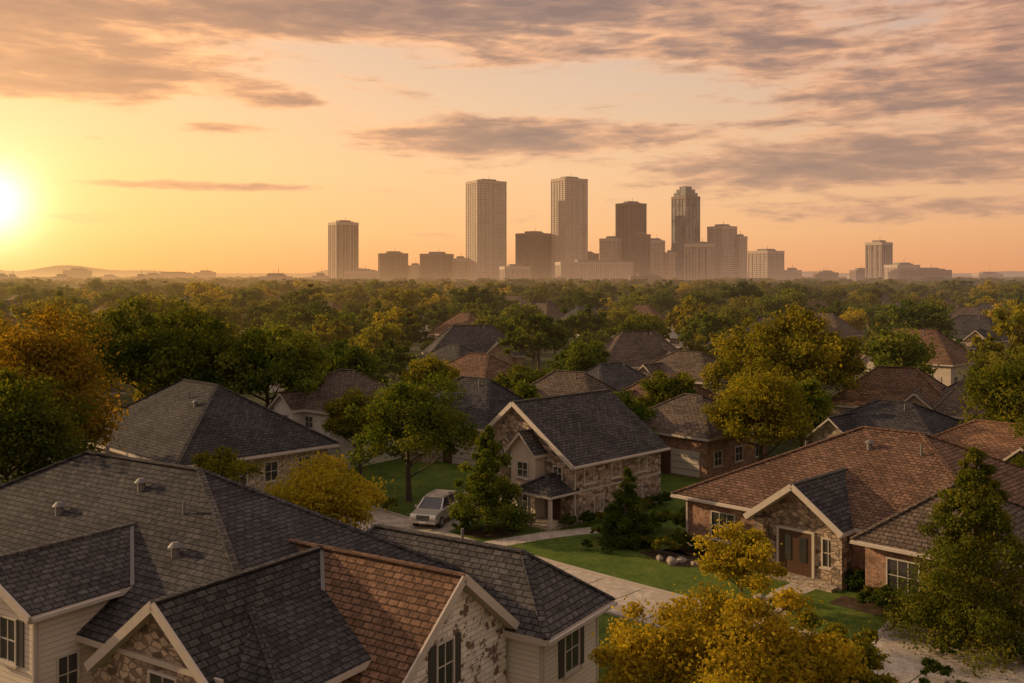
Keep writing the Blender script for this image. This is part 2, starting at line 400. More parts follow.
plant('oak_tree',-17,101,9,2,4.5,'round',80,190,.3,L_GREEN,16)
plant('oak_tree',8.6,79,6.8,1.5,3.1,'round',60,190,.24,L_GREEN,17)
plant('maple_tree',-12.2,80,6.6,1.5,3.0,'round',70,190,.24,L_OLIVE,18)
plant('oak_tree',24.5,84,7,1.5,3.2,'round',70,190,.24,L_GREEN,19)
plant('oak_tree',-41,72,9,2,5,'round',100,200,.26,L_AUT,20)
plant('oak_tree',14.5,93,7,1.5,3.2,'round',60,190,.27,L_OLIVE,23)
plant('oak_tree',1.2,89,6.4,1.2,2.6,'round',60,170,.25,L_GREEN,24)
plant('oak_tree',-8.2,99,8,1.5,3.6,'round',60,190,.27,L_OLIVE,25)
plant('oak_tree',8,113,8.5,1.5,3.8,'round',60,190,.29,L_GREEN,26)
vars_=[]
k=0
for lm in (L_GREEN,L_OLIVE,L_GREEN,L_DARK,L_OLIVE,L_GOLD):
    for kind in ('round','spread'):
        vars_.append(plant_mesh('canopy_tree',100+k,9.2,1.2,4.7,kind,56,80,.46,lm)); k+=1
far_=[plant_mesh('canopy_tree',150+i,9.2,.5,4.7,'spread',34,30,.95,(L_GREEN,L_OLIVE,L_DARK,L_OLIVE)[i],False) for i in range(4)]
HOUSES=[]
canopy=bpy.data.collections.new('tree_canopy')

# ------------------------------------------------------------------ foreground house
def shingle_vent(b,x,y,z): 
    b.cyl('roof_vents',METAL,(x,y,z-.3),.16,.55,12); b.cyl('roof_vents',METAL,(x,y,z+.25),.28,.16,12,.12)
b=Bld('stone_house',(-12.8,40.8,0),-32.7)
b.hip(-15.6,12,-7,5,3.8,8,S_DG,rx0=-7.6,rx1=0,ry=0,th=.22,trim=TRIM)
b.box('walls',STONE2,-15,11.4,-6.4,4.4,0,3.8)
b.gable(2.5,13.6,-4.05,3.15,-.45,3.15,3.15,6,S_BR,WHITEW,xa=5,xb=13.2,th=.24)
b.gable(-7.8,-.45,4.,10.4,7.2,3.45,3.45,6,S_DG,STONE,sw=True,th=.24,xa=-7.4,xb=-2)
b.gable(-8.9,-1.2,-3.5,2.5,-.5,5.0,5.0,6.3,S_GR,SIDING,sw=True,th=.24,xa=-8.45,xb=-3.5)
b.hip(3,15,2.6,7.8,3.2,5.3,S_GR,rx0=5,rx1=12.4,ry=5.2,th=.24)
b.box('walls',SIDING2,3.5,14.5,3.1,7.3,0,3.2)
def rake(b,p0,p1,w=.07,h=.3,mat=TRIM): b.bar('bargeboards',mat,p0,p1,w,h)
rake(b,(13.64,-.45,5.93),(13.64,-4.1,3.06)); rake(b,(13.64,-.45,5.93),(13.64,3.2,3.06))
rake(b,(7.2,-7.84,5.93),(3.95,-7.84,3.36)); rake(b,(7.2,-7.84,5.93),(10.45,-7.84,3.36))
rake(b,(-.5,-8.94,6.23),(-3.55,-8.94,4.92)); rake(b,(-.5,-8.94,6.23),(2.55,-8.94,4.92))
b.box('bargeboards',TRIM,4.5,9.9,-7.5,-7.4,3.95,4.12)
def gutter(b,p0,p1): b.bar('gutters',TRIM,p0,p1,.13,.12)
gutter(b,(2.58,-8.85,4.9),(2.58,-5.6,4.9)); gutter(b,(15.08,2.6,3.08),(15.08,7.8,3.08))
b.box('downpipes',TRIM,2.16,2.26,-8.6,-8.5,0,4.8)
b.box('corner_boards',TRIM,1.98,2.13,-8.49,-8.34,0,4.9)
b.box('corner_boards',TRIM,14.4,14.54,3.06,3.2,0,3.1)
b.box('corner_boards',TRIM,14.4,14.54,7.2,7.34,0,3.1)
b.window((13.2,-1.0,3.15),(1,0),.85,1.5,True); b.window((13.2,-1.0,.9),(1,0),.85,1.2,True)
b.window((14.5,5.2,2.0),(1,0),1.0,1.55,True); b.window((13.2,-2.9,1.0),(1,0),.7,1.2)
b.window((-1.7,-8.45,3.8),(0,-1),.9,1.4,True); b.window((.6,-8.45,3.8),(0,-1),.9,1.4,True)
b.window((7.2,-7.4,3.1),(0,-1),1.2,1.1)
b.window((2.1,-7.3,2.6),(1,0),.7,1.2)
def valley(p,q): b.bar('valley_flashing',VALLEY,p,q,.14,.05)
valley((7.2,-.45,6.04),(10.4,-3.65,3.5))
valley((-.5,-2.85,6.32),(2.5,-5.05,5.02))
for x,y in ((-2,-1.3),(3.0,-3.6),(-5,-3)):
    z=min(8-.6*abs(y),8-.35*max(x,0)); shingle_vent(b,x,y,z+.05)
b.cyl('vent_pipe',METAL,(1.5,-2,6.5),.06,.8,8); b.cyl('vent_pipe',METAL,(9.5,5.2,5.0),.06,.8,8)
b.cyl('vent_pipe',METAL,(-6.5,.3,7.6),.09,.8,8)
b.finish()

# ------------------------------------------------------------------ brick house (right)
b=Bld('brick_house',(10.3,59,0),-45)
b.hip(-.6,18.6,-.6,16,3.05,6.9,S_BR,rx0=7.2,rx1=10.6,ry=8,th=.22)
b.box('walls',BRICK,0,18,0,15.4,0,2.98)
b.hip(11.6,18.9,-2.6,8,3.0,5.7,S_TN,rx0=15.2,rx1=15.3,ry=1.2,th=.2)
b.box('walls',BRICK,12.1,18.4,-2.1,2,0,2.9)
b.gable(-2.0,5.0,5.3,10.8,8.05,3.0,3.0,5.05,S_GR,STONE,sw=True,xa=-1.0,xb=2,th=.22)
rake(b,(8.05,-2.04,4.98),(5.25,-2.04,2.92)); rake(b,(8.05,-2.04,4.98),(10.85,-2.04,2.92))
b.box('walls',STONE,5.5,6.1,-1.55,-1.02,0,2.9); b.box('walls',STONE,10.0,10.6,-1.55,-1.02,0,2.9)
b.box('porch_step',STONE2,5.7,10.4,-2.2,-1.05,0,.16)
b.obox('front_door',DOOR,(7.75,-1.03,1.25),(1,0),1.9,.1,2.3)
b.obox('door_frame',TRIM,(6.72,-1.05,1.3),(1,0),.14,.16,2.5); b.obox('door_frame',TRIM,(8.78,-1.05,1.3),(1,0),.14,.16,2.5); b.obox('door_frame',TRIM,(7.75,-1.05,2.5),(1,0),1.92,.16,.14)
for dx in (7.3,8.2): b.obox('door_glass',GLASS,(dx,-1.1,1.5),(1,0),.42,.03,1.3)
b.window((2.6,0,1.55),(0,-1),1.5,1.5,mul=2); b.window((9.6,-1.0,1.6),(0,-1),.6,1.4)
b.window((14.0,-2.1,1.55),(0,-1),1.5,1.5,mul=2); b.window((16.8,-2.1,1.55),(0,-1),1.0,1.5)
b.window((18,5,1.6),(1,0),1.2,1.3); b.window((18,10,1.6),(1,0),1.2,1.3)
b.box('foundation',STONE2,-.06,18.06,-.06,15.46,0,.3)
gutter(b,(-.6,-.66,2.93),(5.3,-.66,2.93)); gutter(b,(11.6,-2.66,2.88),(18.9,-2.66,2.88))
b.box('downpipes',TRIM,.1,.2,-.12,-.02,.3,2.9)
shingle_vent(b,8.5,6,6.1); b.cyl('vent_pipe',METAL,(4,7,5.0),.07,.8,8); b.cyl('vent_pipe',METAL,(11.5,6,5.7),.07,.9,8)
b.finish()

# ------------------------------------------------------------------ two storey stone house (centre)
b=Bld('stone_house',(3.84,63.7,0),-45)
b.gable(-.5,9.8,-7.35,.5,-4.9,5.45,3.85,7.45,S_GR,STONE,sw=True,ov=.45,xa=0,xb=9.35,th=.22)
rake(b,(-4.9,-.54,7.38),(-7.4,-.54,5.36)); rake(b,(-4.9,-.54,7.38),(.55,-.54,3.76))
b.gable(-1.3,3.,-4.9,-2.1,-3.5,4.3,4.3,5.7,S_GR,STUCCO,sw=True,ov=.3,xa=-.9,xb=2,th=.18)
b.hip(-2.3,.4,-3.0,.2,2.15,3.1,S_DG,sw=True,rx0=-.9,rx1=.35,ry=-1.4,th=.16)
b.box('porch_posts',TRIM,-2.85,-2.65,-2.1,-1.9,0,2.05); b.box('porch_posts',TRIM,-.15,.05,-2.1,-1.9,0,2.05)
b.box('porch_step',STONE2,-2.95,.15,-2.2,-.02,0,.14)
b.obox('front_door',DOOR,(-1.5,-.04,1.15),(1,0),1.0,.08,2.0)
b.window((-3.5,-.9,3.2),(0,-1),.9,.95); b.window((-3.5,-.9,1.15),(0,-1),.9,1.1)
b.window((-1.2,0,3.15),(0,-1),.7,.8); b.window((-5.9,0,3.6),(0,-1),.8,1.0); b.window((-5.9,0,1.3),(0,-1),.8,1.1)
for y in (1.6,4.4,7.3): b.window((0.,y,2.95),(1,0),.85,.9,mul=1)
for y in (2.6,6.8): b.window((0.,y,1.0),(1,0),.85,1.05)
b.obox('belt_course',TRIM,(.03,4.7,2.05),(0,1),9.3,.08,.12)
gutter(b,(.55,-.5,3.75),(.55,9.8,3.75)); b.box('downpipes',TRIM,.02,.12,.15,.25,0,3.8)
b.cyl('vent_pipe',METAL,(-2,3,5.2),.07,.8,8); b.cyl('vent_pipe',METAL,(-3.4,7,6.2),.07,.8,8)
b.finish()

# ------------------------------------------------------------------ left hip roof house
b=Bld('stone_house',(-22.2,65.8,0),-45)
b.hip(-18.5,0,0,13,3.3,7.7,S_DG,rx0=-12,rx1=-6.5,ry=6.5,th=.22)
b.box('walls',STONE2,-17.9,-.6,.6,12.4,0,3.2)
for y in (2.5,5,7.5,10.3): b.window((-.6,y,1.9),(1,0),1.0,1.3,mul=1)
for x in (-14,-10,-5): b.window((x,.6,1.7),(0,-1),1.3,1.3)
gutter(b,(.06,0,3.15),(.06,13,3.15))
b.cyl('vent_pipe',METAL,(-8,5,6.4),.08,.8,8); shingle_vent(b,-6,4.5,6.4); b.cyl('vent_pipe',METAL,(-3,7,5.2),.08,.8,8)
b.finish()

# ------------------------------------------------------------------ generic houses
def suburb(name,x,y,rot,w,d,ze,zr,rm,wm,two=False,gx=None,gmat=None,seed=0,chim=False,clear=1):
    rr=random.Random(seed+int(x*7+y*3))
    b=Bld(name,(x,y,0),rot)
    ov=.45
    if w>=d: b.hip(-w/2-ov,w/2+ov,-d/2-ov,d/2+ov,ze,zr,rm,rx0=-w/2+d*.42,rx1=w/2-d*.42 if w>d*1.05 else w/2-d*.42+.1,th=.2)
    else: b.hip(-d/2-ov,d/2+ov,-w/2-ov,w/2+ov,ze,zr,rm,rx0=-d/2+w*.42,rx1=d/2-w*.42,sw=True,th=.2)
    b.box('walls',wm,-w/2,w/2,-d/2,d/2,0,ze-.1)
    g=gx if gx is not None else rr.choice([-1,1])*w*.22
    gw=w*.36; rise=min(zr-ze-.3,gw*.42)
    b.gable(-d/2-1.6,-d/2+gw*.5+1,g-gw/2,g+gw/2,g,ze-.03,ze-.03,ze+rise,gmat or rm,wm,sw=True,ov=.35,xa=-d/2-1.2,xb=-d/2+1,th=.18)
    yf=-d/2
    b.window((g,yf-1.2,1.5),(0,-1),gw*.45,1.2,mul=2)
    if two: b.window((g,yf-1.2,ze-1.0),(0,-1),gw*.4,.9,mul=1)
    o=-g
    b.obox('front_door',DOOR,(o*.25,yf-.04,1.1),(1,0),1.0,.08,2.1)
    b.obox('garage_door',GARAGE,(o*1.25,yf-.03,1.1),(1,0),min(3.6,w*.3),.06,2.0)
    for i in range(3): b.obox('garage_panel_lines',TRIMD,(o*1.25,yf-.07,.6+i*.5),(1,0),min(3.5,w*.29),.02,.03)
    n=3
    for sx in (-1,1):
        for i in range(n):
            yy=-d/2+d*(i+.5)/n
            b.window((sx*w/2,yy,1.5),(sx,0),1.0,1.1)
            if two: b.window((sx*w/2,yy,ze-1.1),(sx,0),.9,.9)
    if two:
        for xx in (-w*.35,0,w*.35): 
            if abs(xx-g)>gw*.55: b.window((xx,yf,ze-1.1),(0,-1),.9,.9)
    b.cyl('vent_pipe',METAL,(w*.12,-d*.1,zr-1.6),.08,1.6,8)
    if chim: b.box('chimney',BRICK,w*.2,w*.2+.8,d*.12,d*.12+.7,ze,zr+.3)
    b.finish()
    HOUSES.append((x,y,max(w,d)*.6+3.2))
    for i in range(clear): 
        dd=8+9*i; HOUSES.append((x*(1-dd/y),y-dd,max(w,d)*.5+2.))
suburb('suburban_house',-14.6,88,-38,9,8.5,4.6,7.6,S_TN,SIDING2,True)
suburb('suburban_house',-3.2,88,-42,10,8,3.4,6.9,S_DG,STONE2,False)
suburb('suburban_house',5.6,97,-35,10,8,3.4,6.6,S_TN,BRICK2)
suburb('suburban_house',10.5,106,40,10,8,3.4,6.6,S_GR,BRICK2)
suburb('suburban_house',15,97,-45,9,8,3.4,6.4,S_BR,BRICK2)
suburb('brick_house',15.2,84,-45,9,9,3.3,5.9,S_TN,BRICK,False)
suburb('suburban_house',37.5,97,-30,11,9,3.6,7.0,S_BR,BRICK2,gmat=S_TN)
suburb('suburban_house',44,92,-15,11,8,3.4,6.2,S_TN,SIDING2)
suburb('suburban_house',35.5,71,-45,13,10,2.9,5.4,S_RD,BRICK2)
suburb('suburban_house',31.5,82,-45,11,10,3.0,5.6,S_DG,STONE2)
suburb('suburban_house',-8,134,-40,10,9,3.4,6.6,S_GR,SIDING2,clear=2)
suburb('suburban_house',-36,142,-30,12,9,3.4,6.8,S_TN,SIDING2,clear=2)
suburb('suburban_house',-4,120,-45,11,9,3.4,6.5,S_BR,BRICK2)
suburb('suburban_house',22,124,-45,11,9,3.4,6.5,S_TN,STONE2)
suburb('suburban_house',-50,108,-45,12,10,3.4,6.8,S_DG,STONE2)
rr=random.Random(11)
for i in range(46):
    y=rr.uniform(135,400); x=rr.uniform(-.52,.54)*y
    if any(math.hypot(x-h[0],y-h[1])<14 for h in HOUSES): continue
    suburb('suburban_house',x,y,rr.choice([-45,-30,10,40]),rr.uniform(11,15),9.5,3.8,8.2,rr.choice([S_TN,S_GR,S_BR,S_DG]),rr.choice([SIDING2,BRICK2,STUCCO]),rr.random()<.3,seed=i,clear=3)

# ------------------------------------------------------------------ canopy scatter
rng=np.random.default_rng(5)
def ok(x,y):
    for hx,hy,r in HOUSES:
        if (x-hx)**2+(y-hy)**2<r*r: return False
    return True
cnt=0; grid={}
def scatter(r0,r1,sp,n,s0,s1,wide,pool,hs=1.):
    global cnt
    for _ in range(n):
        r=math.sqrt(rng.uniform(r0*r0,r1*r1)); a=rng.uniform(-.68,.68); x=r*math.sin(a); y=r*math.cos(a)
        if not ok(x,y): continue
        c=(int(x//sp),int(y//sp),r0)
        bad=False
        for i in (-1,0,1):
            for j in (-1,0,1):
                for q in grid.get((c[0]+i,c[1]+j,r0),()):
                    if (q[0]-x)**2+(q[1]-y)**2<(sp*.8)**2: bad=True
        if bad: continue
        grid.setdefault(c,[]).append((x,y))
        o=bpy.data.objects.new('canopy_tree',pool[min(len(pool)-1,int(rng.random()**1.1*len(pool)))])
        s=rng.uniform(s0,s1); o.scale=(s*wide,s*wide*rng.uniform(.85,1.15),s*hs*rng.uniform(.85,1.12)); o.location=(x,y,0)
        o.rotation_euler=(0,0,rng.uniform(0,6.28)); canopy.objects.link(o); cnt+=1
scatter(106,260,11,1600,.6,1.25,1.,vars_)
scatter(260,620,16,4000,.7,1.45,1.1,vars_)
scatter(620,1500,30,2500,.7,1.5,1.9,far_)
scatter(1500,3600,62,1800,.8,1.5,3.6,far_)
print('canopy',cnt)
e=bpy.data.objects.new('distant_trees',None); e.instance_type='COLLECTION'; e.instance_collection=canopy
scene.collection.objects.link(e)

# ------------------------------------------------------------------ shrubs
sm=[plant_mesh('shrub',300+i,1.0,.0,.7,'round',22,160,.1,(L_DARK,L_GREEN,L_OLIVE,L_DARK)[i],False) for i in range(4)]
def shrub(x,y,s,k=None):
    o=bpy.data.objects.new('shrub',sm[random.randrange(4) if k is None else k]); o.location=(x,y,0); o.scale=(s,s,s*random.uniform(.8,1.1))
    o.rotation_euler=(0,0,random.uniform(0,6)); scene.collection.objects.link(o)
def loc(o,u,v): return (o[0]+(u+v)*R2,o[1]+(-u+v)*R2)
for u in (.6,1.6,2.7,3.8,4.8,11.,11.6): shrub(*loc((10.3,59),u,-.9-random.random()*.3),random.uniform(.8,1.15))
for u in (12.6,13.6,14.7,15.8,17,18): shrub(*loc((10.3,59),u,-3.1),random.uniform(.8,1.15))
for u in (-7,-6.2,-5.2,.5,): shrub(*loc((3.84,63.7),u,-.9),random.uniform(.8,1.1))
for v in (.5,1.6,2.7,3.8,5,6.2,7.5,8.8): shrub(*loc((3.84,63.7),.9,v),random.uniform(.7,1.05))
for x,y,s in ((8.6,56.6,1.3),(9.6,57.9,1.1),(8,57.8,1.),(7.9,61,1.2),(5.3,60.5,.9),(-10.4,66,1.2),(-11,68,1.4),(-8.3,67,1.),(-3.0,61.2,.9),(-.3,61.3,.8),(-1.4,60.9,.7),
    (12.6,47,.8),(9.8,47.4,.8),(18.2,41.6,1.0),(21,40.8,1.1),(16.6,39.2,.9),(14.2,36.5,1.0),(-6.5,52,1.3),(-7.8,54.5,1.2),(10.5,60.8,1.6),(12,61.4,1.3),(9.3,62,1.5),(-13,72,1.4),(-12,74,1.3),
    (-6.0,50.2,1.2),(-7.2,48.8,1.3),(-4.6,52.6,.9),(5.5,57.2,.6),(4.4,57.9,.6),(13.5,48.6,.7),(17.5,48.6,.9),(16.8,37.2,.8),(15.4,37.2,.9),(20.3,38.2,.9)): shrub(x,y,s)
ST=mat_plain('boulder_stone',(.24,.2,.16),.9,var=.3,sc=4)
import bmesh
for x,y,s in ((8.9,55.2,.35),(9.5,55.5,.28),(8.3,55.9,.25),(10.1,54.9,.22),(12.2,49.2,.25)):
    me=bpy.data.meshes.new('boulder'); bm=bmesh.new(); bmesh.ops.create_icosphere(bm,subdivisions=3,radius=s)
    for v in bm.verts:
        v.co*=1+.18*math.sin(v.co.x*9/s*.4+x)+.12*math.sin(v.co.y*11/s*.4+y)+random.uniform(-.03,.03); v.co.z*=.65
    bm.to_mesh(me); bm.free(); me.materials.append(ST)
    o=bpy.data.objects.new('boulder',me); o.location=(x,y,s*.3); scene.collection.objects.link(o)

# ------------------------------------------------------------------ ground, lawns, street
def mat_ground(name,cols,sc,bumpd=.03,fine=20.):
    m,nt,o=nmat(name); g=G(nt)
    p=g.n('ShaderNodeNewGeometry').outputs['Position']
    n=g.noise(p,sc,6,.65); n2=g.noise(p,fine,4,.7); n3=g.noise(p,fine*.2,3,.6)
    c=g.ramp(n,[(.3,cols[0]),(.5,cols[1]),(.72,cols[2])])
    c=g.mix(.85,c,g.ramp(n2,[(.25,(.4,.4,.4)),(.75,(1.55,1.55,1.55))]),'MULTIPLY')
    c=g.mix(.6,c,g.ramp(n3,[(.3,(.6,.6,.6)),(.7,(1.35,1.35,1.3))]),'MULTIPLY')
    return out(m,nt,o,g.bsdf(c,.95,g.bump(n2,.8,bumpd),0,.1))
GROUND=mat_ground('ground_cover',((.025,.032,.011),(.038,.047,.015),(.06,.058,.025)),.08,.1,3.)
LAWN=mat_ground('lawn_grass',((.045,.075,.012),(.08,.115,.017),(.13,.145,.026)),.45,.05,14.)
CONC=mat_ground('concrete',((.32,.26,.205),(.4,.335,.27),(.47,.4,.33)),.35,.006,9.)
MULCH=mat_ground('mulch',((.04,.025,.015),(.07,.045,.028),(.1,.07,.04)),1.5,.05,12.)
def sheet(name,pts,z,mat):
    me=bpy.data.meshes.new(name); me.from_pydata([(p[0],p[1],z) for p in pts],[],[list(range(len(pts)))]); me.materials.append(mat)
    o=bpy.data.objects.new(name,me); scene.collection.objects.link(o); return o
sheet('ground',[(-14000,-2000),(14000,-2000),(14000,16000),(-14000,16000)],0,GROUND)
sheet('lawn',[(-20,30),(45,30),(45,60),(12,95),(-20,95)],.004,LAWN)
def offset(pts,d):
    out=[]
    for i,p in enumerate(pts):
        a=pts[max(0,i-1)]; c=pts[min(len(pts)-1,i+1)]; t=Vector((c[0]-a[0],c[1]-a[1])).normalized()
        out.append((p[0]-t.y*d,p[1]+t.x*d))
    return out
def ribbon(name,pts,w,z,mat):
    l=offset(pts,w/2); r=offset(pts,-w/2); V=[];F=[]
    for a,c in zip(l,r): V+= [(a[0],a[1],z),(c[0],c[1],z)]
    for i in range(len(pts)-1): F.append([2*i,2*i+1,2*i+3,2*i+2])
    me=bpy.data.meshes.new(name); me.from_pydata(V,[],F); me.materials.append(mat)
    o=bpy.data.objects.new(name,me); scene.collection.objects.link(o); return o
def smooth(pts,n=5):
    out=[]
    P=[pts[0]]+list(pts)+[pts[-1]]
    for i in range(1,len(P)-2):
        for k in range(n):
            t=k/n; q=[]
            for c in (0,1):
                a,b_,c_,d_=P[i-1][c],P[i][c],P[i+1][c],P[i+2][c]
                q.append(.5*(2*b_+(c_-a)*t+(2*a-5*b_+4*c_-d_)*t*t+(3*b_-a-3*c_+d_)*t**3))
            out.append(tuple(q))
    out.append(pts[-1]); return out
street=smooth([(-26,84),(-15.5,72),(-8.2,63.6),(-1.0,55.6),(6.3,48.4),(14.8,40.6),(24,31.5)],8)
ribbon('street',street,4.2,.008,CONC)
KERB=mat_plain('kerb_concrete',(.36,.31,.26),.9,var=.15,sc=2)
def kerb(pts,d):
    b=Bld('kerb'); 
    q=offset(pts,d)
    for i in range(len(q)-1):
        b.bar('kerb_stone',KERB,(q[i][0],q[i][1],.05),(q[i+1][0],q[i+1][1],.05),.14,.12)
    b.finish()
kerb(street[:20],-2.18); kerb(street[26:],-2.18) ; kerb(street[:17],2.18); kerb(street[24:36],2.18)
ribbon('driveway',smooth([(-6.6,62.0),(-4.6,65.2),(-2.4,69.5),(-1.,74)]),4.4,.012,CONC)
ribbon('footpath',smooth([(-2.4,58.3),(1.0,60.5),(3.0,61.6),(5.2,62.4)]),1.5,.012,CONC)
ribbon('footpath',smooth([(15.0,51.2),(13.4,49.5),(12.2,47),(10.8,45)]),1.4,.012,CONC)
sheet('driveway',[(14.2,41.6),(18.2,47.2),(23.5,44.5),(27,40),(20.5,36.6),(18.6,37.4)],.012,CONC)
b=Bld('street_joints')
for i in range(1,len(street)-1,2):
    a=offset(street,2.08)[i]; c=offset(street,-2.08)[i]
    b.bar('joint',TRIMD,(a[0],a[1],.009),(c[0],c[1],.009),.05,.008)
b.finish()
sheet('mulch_bed',[loc((10.3,59),0,-.1),loc((10.3,59),5.4,-.1),loc((10.3,59),5.4,-1.9),loc((10.3,59),-.3,-1.9)],.016,MULCH)
sheet('mulch_bed',[loc((10.3,59),11,-2.2),loc((10.3,59),18.4,-2.2),loc((10.3,59),18.4,-4),loc((10.3,59),11,-3.8)],.016,MULCH)
sheet('mulch_bed',[(7.3,57.4),(8.8,54.6),(10.9,54.4),(9.6,58.4)],.016,MULCH)
sheet('mulch_bed',[(-3.4,61.9),(-2.2,60.5),(-.2,60.6),(.6,62.2),(-1.,63.4)],.016,MULCH)

# ------------------------------------------------------------------ car
PAINT=mat_plain('silver_car_paint',(.45,.43,.41),.25,.6,.6,.03); RUB=mat_plain('tyre_rubber',(.02,.02,.02),.8)
CHR=mat_plain('chrome',(.5,.5,.5),.2,.9); LAMP=mat_plain('headlamp',(.7,.68,.62),.1,0,.8,.02); RED=mat_plain('tail_lamp',(.3,.02,.01),.2)
b=Bld('parked_car',(-4.9,64.6,.012),-18)  # front is -y
hw=.92
prof=[(-2.25,.42),(-2.27,.72),(-2.15,.95),(-1.25,1.08),(2.15,1.1),(2.27,.9),(2.27,.42)]
def loft(part,mat,secs):
    n=len(secs[0])
    for a,c in zip(secs[:-1],secs[1:]):
        for i in range(n):
            j=(i+1)%n; b.poly(part,mat,[a[i],a[j],c[j],c[i]])
    b.poly(part,mat,secs[0]); b.poly(part,mat,secs[-1][::-1])
def sec(x,ins): return [(x,y*(1-ins*.03),(z if z<.6 else z-ins*.05)) for y,z in prof]
loft('body',PAINT,[sec(-hw,1),sec(-hw*.93,0),sec(hw*.93,0),sec(hw,1)])
lo=[(-.82,-1.2),(.82,-1.2),(.85,2.05),(-.85,2.05)]; up=[(-.66,-.45),(.66,-.45),(.68,1.75),(-.68,1.75)]
L3=[(x,y,1.06) for x,y in lo]; U3=[(x,y,1.62) for x,y in up]
for i in range(4): 
    j=(i+1)%4; b.poly('windows',GLASS,[L3[i],L3[j],U3[j],U3[i]])
b.prism('car_roof',PAINT,PAINT,[(x*1.03,y*1.02,1.68) for x,y in up],.07)
for l,u in zip(L3,U3): b.bar('pillars',PAINT,l,u,.09,.07)
for sx in (-1,1):
    b.bar('pillars',PAINT,(sx*.855,.2,1.06),(sx*.69,.25,1.63),.08,.05); b.bar('pillars',PAINT,(sx*.86,1.2,1.06),(sx*.70,1.15,1.63),.08,.05)
    b.bar('roof_rails',CHR,(sx*.62,-.3,1.73),(sx*.62,1.6,1.73),.04,.04)
    b.box('mirrors',PAINT,sx*1.02-.09,sx*1.02+.09,-1.0,-.88,1.05,1.2)
    b.box('headlamps',LAMP,sx*.66-.19,sx*.66+.19,-2.31,-2.2,.72,.88)
    b.box('tail_lamps',RED,sx*.78-.1,sx*.78+.1,2.2,2.3,.8,1.05)
    for yy in (-1.4,1.4):
        n=16
        for r,x0,x1,m,pt in ((.36,.70,.94,RUB,'tyres'),(.22,.72,.955,CHR,'wheel_rims')):
            A=[(sx*x0,yy+r*math.cos(6.2832*i/n),.36+r*math.sin(6.2832*i/n)) for i in range(n)]
            Bc=[(sx*x1,p[1],p[2]) for p in A]
            b.poly(pt,m,A); b.poly(pt,m,Bc)
            for i in range(n): j=(i+1)%n; b.poly(pt,m,[A[i],A[j],Bc[j],Bc[i]])
b.box('grille',RUB,-.42,.42,-2.31,-2.2,.62,.88)
for k in range(3): b.box('grille_bars',CHR,-.42,.42,-2.33,-2.31,.66+k*.08,.68+k*.08)
b.box('bumper',PAINT,-.88,.88,-2.36,-2.2,.4,.58); b.box('bumper',PAINT,-.88,.88,2.2,2.36,.45,.65)
b.box('licence_plate',LAMP,-.22,.22,-2.38,-2.36,.44,.54)
b.finish()

# ------------------------------------------------------------------ downtown (positions in metres: x, frontage, height)
TW={
 'a':mat_tower('tower_precast',(.38,.31,.25),(.06,.053,.05),4,4,.55,.55),
 'b':mat_tower('tower_brown',(.17,.125,.09),(.04,.035,.03),5,4,.6,.6),
 'c':mat_tower('tower_light',(.48,.4,.32),(.08,.07,.065),3.6,4,.5,.6),
 'd':mat_tower('tower_glass',(.2,.185,.17),(.08,.085,.09),3,4,.8,.8),
 'e':mat_tower('tower_stripe',(.32,.25,.2),(.05,.045,.04),6,4,.55,.9)}
ROOFM=mat_plain('flat_roof',(.2,.18,.16),.9)
PIER=mat_plain('precast_pier',(.38,.31,.25),.8); PIERB=mat_plain('brown_pier',(.17,.125,.09),.8)
def tower(name,X,ap,h,m,rot=26,Y=2000,pier=True,crown=None,aspect=1.,steps=()):
    if rot>=15: rot+=11
    th=math.radians(abs(rot)); w=ap/(math.cos(th)+aspect*math.sin(th)); d=w*aspect
    b=Bld(name,(X,Y,0),rot); mt=TW[m]
    pm=PIERB if m in 'bd' else PIER
    b.box('facade',mt,-w/2,w/2,-d/2,d/2,0,h)
    if pier:
        n=max(3,int(w/9))
        for i in range(n+1):
            x=-w/2+w*i/n
            b.box('piers',pm,x-.7,x+.7,-d/2-.9,-d/2+.1,0,h+1); 
        n=max(3,int(d/9))
        for i in range(n+1):
            y=-d/2+d*i/n
            b.box('piers',pm,w/2-.1,w/2+.9,y-.7,y+.7,0,h+1); b.box('piers',pm,-w/2-.9,-w/2+.1,y-.7,y+.7,0,h+1)
    b.box('parapet',pm,-w/2-1,w/2+1,-d/2-1,d/2+1,h-4.5,h+1.3)
    b.box('plant_room',ROOFM,-w*.25,w*.25,-d*.25,d*.25,h+1.3,h+5.5)
    b.box('roof_unit',ROOFM,w*.28,w*.4,-d*.2,d*.05,h+1.3,h+3.5)
    b.cyl('mast',METAL,(w*.1,0,h+5),.5,9,6,.15)
    for (s,z0,z1) in steps: b.box('podium',mt,-w/2*s,w/2*s,-d/2*s,d/2*s,0,z1)
    if crown=='taper':
        z=h+1.3
        for s,dz in ((.86,7),(.68,7),(.45,6)):
            b.box('crown',mt,-w/2*s,w/2*s,-d/2*s,d/2*s,z,z+dz); z+=dz
    b.finish()
TK='office_tower'; OB='office_block'
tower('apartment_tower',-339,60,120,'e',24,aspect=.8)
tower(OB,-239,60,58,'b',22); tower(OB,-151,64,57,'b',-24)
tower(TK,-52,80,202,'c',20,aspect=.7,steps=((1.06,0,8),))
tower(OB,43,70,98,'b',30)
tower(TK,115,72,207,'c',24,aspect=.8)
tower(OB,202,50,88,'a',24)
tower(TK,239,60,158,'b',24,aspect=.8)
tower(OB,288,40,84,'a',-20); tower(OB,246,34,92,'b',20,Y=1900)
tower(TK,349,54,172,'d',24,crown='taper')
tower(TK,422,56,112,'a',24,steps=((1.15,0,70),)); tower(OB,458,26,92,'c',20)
tower(OB,349,59,72,'e',-24,Y=1850); tower(OB,523,70,64,'a',24,Y=2050)
